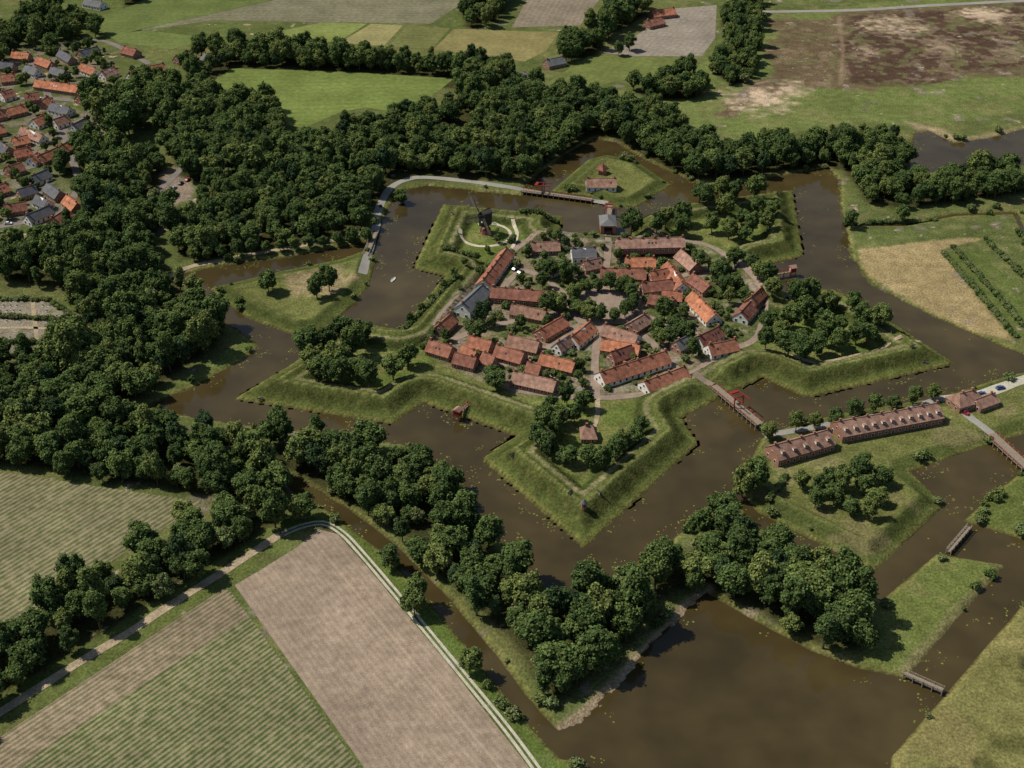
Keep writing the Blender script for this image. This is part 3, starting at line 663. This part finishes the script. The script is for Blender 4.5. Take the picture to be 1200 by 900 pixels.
# ------------------------------------------------------------------ bridges
m_wood=simple('weathered_timber',L(140,128,110),.85,((1,.15),(5,.2)))
m_red=simple('oxblood_paint',L(130,44,38),.6,((1,.1),))
def bridge(p,q,w=3.5,z=1.2,name='timber_bridge',portal=None,rail=None,step=3.0):
    a=Vector((*g(*p,z),z));b=Vector((*g(*q,z),z)); d=b-a; Ln=d.length; ang=math.atan2(d.y,d.x); rail=rail or m_wood
    e=empty(name,a,ang); m=MB()
    m.box(Ln/2,0,-.15,Ln,w,.3,0)
    for i in range(int(Ln/.6)): m.box(.3+i*.6,0,.03,.5,w+.1,.07,0)
    m.build('deck',[m_wood],e); m=MB(); n=max(2,int(Ln/step))
    for i in range(n+1):
        u=Ln*i/n
        for s in(-1,1): m.box(u,s*(w/2+.02),-1.0,.3,.3,4.2,0)
        m.box(u,0,-.45,.25,w+.4,.25,0)
    m.build('piles',[m_wood],e); m=MB()
    for s in(-1,1):
        m.box(Ln/2,s*w/2,1.05,Ln,.14,.12); m.box(Ln/2,s*w/2,.6,Ln,.1,.1)
        for i in range(n*2+1): m.box(Ln*i/n/2,s*(w/2),.5,.12,.12,1.1)
    m.build('railings',[rail],e)
    if portal is not None:
        m=MB(); u=Ln*portal
        for s in(-1,1):
            m.box(u,s*(w/2+.3),2.6,.4,.4,5.4); m.beam((u-4.5,s*(w/2+.3),5.1),(u+4.8,s*(w/2+.3),5.7),.35); m.beam((u+4.6,s*(w/2+.3),5.6),(u+4.6,s*(w/2+.2),.2),.1)
            m.beam((u,s*(w/2+.3),3.2),(u,s*(w/2-1),5.0),.22)
        m.box(u,0,5.05,.4,w+1,.4); m.box(u-3.8,0,5.15,1.6,w+.9,.5)
        m.build('drawbridge_frame',[m_red],e)
    return e
bridge((836,452),(890,497),4,1.6,portal=.55,rail=m_red)
bridge((612,223),(694,234),3.8,.9,portal=.3,rail=m_red)
bridge((714,240),(712,272),3.6,1.2,portal=.4,rail=m_red)
bridge((1112,645),(1136,617),1.8,.7); bridge((1060,789),(1105,809),2.0,.7); bridge((1160,508),(1204,548),5,1.0,rail=m_red)
bridge((428,300),(440,272),3.2,.5)
def latrine(p,q):
    z=1.8; a=Vector((*g(*p,z),z));b=Vector((*g(*q,z),z)); 
    e=bridge(p,q,1.4,z,'latrine_walkway',rail=m_red); Ln=(b-a).length; m=MB()
    m.box(Ln+1.2,0,1.2,2.8,3.0,2.6,0)
    m.add([(Ln-.5,-1.8,2.4),(Ln+2.9,-1.8,2.4),(Ln+2.9,1.8,2.4),(Ln-.5,1.8,2.4),(Ln-.5,0,3.6),(Ln+2.9,0,3.6)],[(0,1,5,4),(2,3,4,5),(1,2,5),(3,0,4),(3,2,1,0)],1)
    m.box(Ln-.22,0,1.0,.06,.8,1.8,2)
    for u in(Ln,Ln+2.4):
        for s in(-1,1): m.box(u,s*1.3,-1.6,.25,.25,3.2,0)
    m.build('hut',[m_red,m_br,m_trim],e)
latrine((560,462),(538,484)); latrine((902,322),(926,318))
x,y=g(712,272); e=empty('gatehouse',(x,y,.7)); m=MB()
for s in(-1,1): m.box(s*3.2,2,2.0,1.8,12,4.6,0)
m.box(0,2,4.7,8.2,12.4,.9,0)
m.add([(-4.6,-4.6,5.16),(4.6,-4.6,5.16),(4.6,8.6,5.16),(-4.6,8.6,5.16),(0,-1,7.6),(0,5,7.6)],[(0,1,4),(1,2,5,4),(2,3,5),(3,0,4,5),(3,2,1,0)],1)
m.build('arch_and_roof',[m_brick,m_gr],e)
x,y=g(706,196,4); e=empty('guard_hut',(x,y,hz(x,y))); m=MB(); m.box(0,0,1.4,5,5,3,0); m.cyl(0,0,2.9,6.4,4.2,.2,4,1); m.build('body',[m_brick,m_dk],e)
x,y=g(684,597,4); e=empty('sentry_turret',(x,y,hz(x,y))); m=MB(); m.cyl(0,0,-.5,2.6,1.1,1.1,8,0); m.cyl(0,0,2.6,4.2,1.4,.1,8,1); m.box(0,-1.1,1.6,.4,.2,.6,2); m.build('turret',[m_brick,m_gr,m_glass],e)
m_iron=simple('cannon_iron',(.03,.03,.032),.5,None); 
def cannon(px,py,rz):
    x,y=g(px,py,3); e=empty('cannon',(x,y,hz(x,y)+.05),rz); m=MB()
    m.beam((-1.1,0,.95),(1.5,0,1.15),.5,0,w2=.3); m.beam((1.45,0,1.14),(1.6,0,1.16),.4,0)
    for s in(-1,1):
        m.box(-.2,s*.38,.65,2.0,.12,.55,1)
        for u in(-.9,.6):
            n=10; vs=[(u+.35*math.cos(2*math.pi*i/n),s*.5+o_,.35+.35*math.sin(2*math.pi*i/n)) for o_ in(-.06,.06) for i in range(n)]
            m.add(vs,[(i,(i+1)%n,n+(i+1)%n,n+i) for i in range(n)]+[tuple(range(n)),tuple(range(n,2*n))],1)
    m.build('barrel_and_carriage',[m_iron,m_wood],e)
for c in ((668,583,-2.2),(702,583,-.9),(305,462,3.4),(1085,420,-.2),(1068,412,.5),(1045,392,1.2),(530,255,2.2),(910,232,.8),(760,520,-.7),(600,535,-2.4)): cannon(*c)
# ------------------------------------------------------------------ windmill (post mill)
m_tar=simple('tarred_boards',(.028,.026,.025),.7,((1,.2),))
x,y=mc; e=empty('windmill',(x,y,hz(x,y)-.2),math.radians(-125))
m=MB()
m.cyl(0,0,0,2.2,3.2,3.0,12,0); m.build('base',[m_brick],e)
m=MB(); m.cyl(0,0,2.2,5.0,.5,.45,8)
for k in range(4):
    a=k*math.pi/2+.78; m.beam((2.8*math.cos(a),2.8*math.sin(a),2.1),(.4*math.cos(a),.4*math.sin(a),5.2),.4)
m.build('trestle',[m_tar],e)
m=MB(); b0=[(-2.9,-2.1,4.6),(2.9,-2.1,4.6),(2.9,2.1,4.6),(-2.9,2.1,4.6)];b1=[(-3.1,-2.3,11),(3.1,-2.3,11),(3.1,2.3,11),(-3.1,2.3,11)]
m.add(b0+b1,[(3,2,1,0),(0,1,5,4),(1,2,6,5),(2,3,7,6),(3,0,4,7)])
m.add([(-3.5,-2.7,10.8),(3.5,-2.7,10.8),(3.5,2.7,10.8),(-3.5,2.7,10.8),(-3.5,-1.7,12.6),(3.5,-1.7,12.6),(3.5,1.7,12.6),(-3.5,1.7,12.6),(-3.5,0,13.7),(3.5,0,13.7)],[(0,1,5,4),(4,5,9,8),(2,3,7,6),(6,7,8,9),(1,2,6,9,5),(3,0,4,8,7)],0)
m.box(3.14,0,7.5,.06,.9,1.0,1); m.box(3.14,0,9.6,.06,.6,.6,1)
m.build('buck',[m_tar,m_trim],e)
m=MB(); m.beam((-3,0,6),(-10,0,1),.3); 
for s in(-1,1): m.beam((-3,s*.6,5),(-9.2,s*.6,1),.15)
for i in range(14): f=i/13; m.box(-3-6.2*f,0,5-4*f,.2,1.2,.06)
m.build('tail_pole_and_stairs',[m_wood],e)
m=MB(); hx=4.3; m.beam((2.5,0,11.4),(hx+.3,0,11.7),.6,0)
for k in range(4):
    a=math.radians(28)+k*math.pi/2; ca,sa=math.cos(a),math.sin(a); P=lambda r,o_: (hx,r*ca-o_*sa,11.6+r*sa+o_*ca)
    m.beam(P(0,0),P(11,0),.4,0,w2=.2)
    for o_ in(.95,1.9): m.beam(P(2,o_),P(11,o_),.1,1)
    for i in range(19): m.beam(P(2+i*.5,-.3),P(2+i*.5,1.95),.1,1)
m.build('sails',[m_tar,m_wood],e)
# ------------------------------------------------------------------ boat and cars
def boat(px,py,rz):
    x,y=g(px,py,-1); e=empty('rowing_boat',(x,y,-1.05),rz); m=MB(); st=[(-2.2,.55),(-1,.8),(.4,.8),(1.6,.5),(2.4,.03)]; V=[];n=len(st)
    for u,w in st: V+=[(u,-w,.55),(u,-w*.6,0),(u,w*.6,0),(u,w,.55),(u,w-.1,.55),(u,w*.5,.1),(u,-w*.5,.1),(u,-w+.1 if w>.1 else 0,.55)]
    F=[(i*8+k,i*8+(k+1)%8,i*8+8+(k+1)%8,i*8+8+k) for i in range(n-1) for k in range(8)]+[tuple(range(8))]
    m.add(V,F,0); m.box(-.9,0,.42,.3,1.4,.06,1); m.box(.5,0,.42,.3,1.4,.06,1); m.build('hull_and_thwarts',[m_trim,m_wood],e)
boat(461,328,1.2)
CARC=[simple('car_paint_%s'%n,c,.3,None,spec=.5) for n,c in (('white',(.7,.7,.7)),('silver',(.35,.36,.38)),('black',(.02,.02,.022)),('blue',(.03,.07,.2)),('red',(.35,.03,.03)))]
m_tyre=simple('tyre',(.02,.02,.02),.9,None)
def car(px,py,rz):
    x,y=g(px,py); e=empty('parked_car',(x,y,hz(x,y)+.12),rz); c=random.choice(CARC)
    prof=[(-2.1,.3),(2.1,.3),(2.15,.6),(2.0,.85),(1.0,.98),(-1.9,1.0),(-2.15,.75)]; m=MB(); n=len(prof)
    m.add([(u,-.87,z) for u,z in prof]+[(u,.87,z) for u,z in prof],[(i,(i+1)%n,n+(i+1)%n,n+i) for i in range(n)]+[tuple(range(n-1,-1,-1)),tuple(range(n,2*n))],0)
    cb=[(1.05,.97,.82),(.35,1.45,.66),(-1.2,1.45,.66),(-1.85,.99,.82)]; n=4
    m.add([(u,-w,z) for u,z,w in cb]+[(u,w,z) for u,z,w in cb],[(0,1,5,4),(2,3,7,6),(0,3,2,1),(4,5,6,7)],1)
    m.box(-.42,0,1.46,1.5,1.34,.05,0)
    for u in(-1.3,1.3):
        for s in(-1,1):
            k=10; m.add([(u+.32*math.cos(2*math.pi*i/k),s*.8+o_,.32+.32*math.sin(2*math.pi*i/k)) for o_ in(-.1,.1) for i in range(k)],[(i,(i+1)%k,k+(i+1)%k,k+i) for i in range(k)]+[tuple(range(k)),tuple(range(k,2*k))],2)
    m.build('body',[c,m_glass,m_tyre],e)
for i in (0,1,3,4,6,8): car(188+i*4,232-i*2.6+random.uniform(-1,1),1.2+random.uniform(-.1,.1))
for c in ((20,201,.2),(62,187,.4),(45,116,0),(95,117,0),(150,111,.2),(10,263,.1),(50,257,.2),(78,176,1.3),(68,148,1.4),(610,322,.9),(604,318,.9),(1130,485,-.8),(1150,463,.3),(1172,456,.3),(90,52,.1),(110,50,.1)): car(*c)
# ------------------------------------------------------------------ light, sky, camera
el=math.radians(53); to=Vector((-.92,.22)).normalized()
sd=Vector((to.x*math.cos(el),to.y*math.cos(el),math.sin(el)))
ld=bpy.data.lights.new('sun','SUN'); ld.energy=4.5; ld.angle=math.radians(.5); ld.color=(1,.955,.87)
so=bpy.data.objects.new('sun',ld); scene.collection.objects.link(so); so.rotation_euler=(-sd).to_track_quat('-Z','Y').to_euler(); so.location=(0,600,800)
w=bpy.data.worlds.new('World'); scene.world=w; w.use_nodes=True; nt=w.node_tree
sk=N(nt,'ShaderNodeTexSky',sky_type='NISHITA'); sk.sun_disc=False; sk.sun_elevation=el; sk.sun_rotation=math.atan2(to.x,to.y)
nt.links.new(sk.outputs[0],nt.nodes['Background'].inputs[0]); nt.nodes['Background'].inputs[1].default_value=.085
cd=bpy.data.cameras.new('camera'); cam=bpy.data.objects.new('camera',cd); scene.collection.objects.link(cam)
cam.location=(0,0,HC); cam.rotation_euler=(math.pi/2-TH,0,0); cd.sensor_width=36; cd.lens=36*FP/1200; cd.clip_start=1; cd.clip_end=20000
scene.camera=cam
scene.view_settings.view_transform='Standard'; scene.view_settings.look='None'; scene.view_settings.exposure=0
print('trees',cnt,'lily',len(F),'t',time.time()-T0)
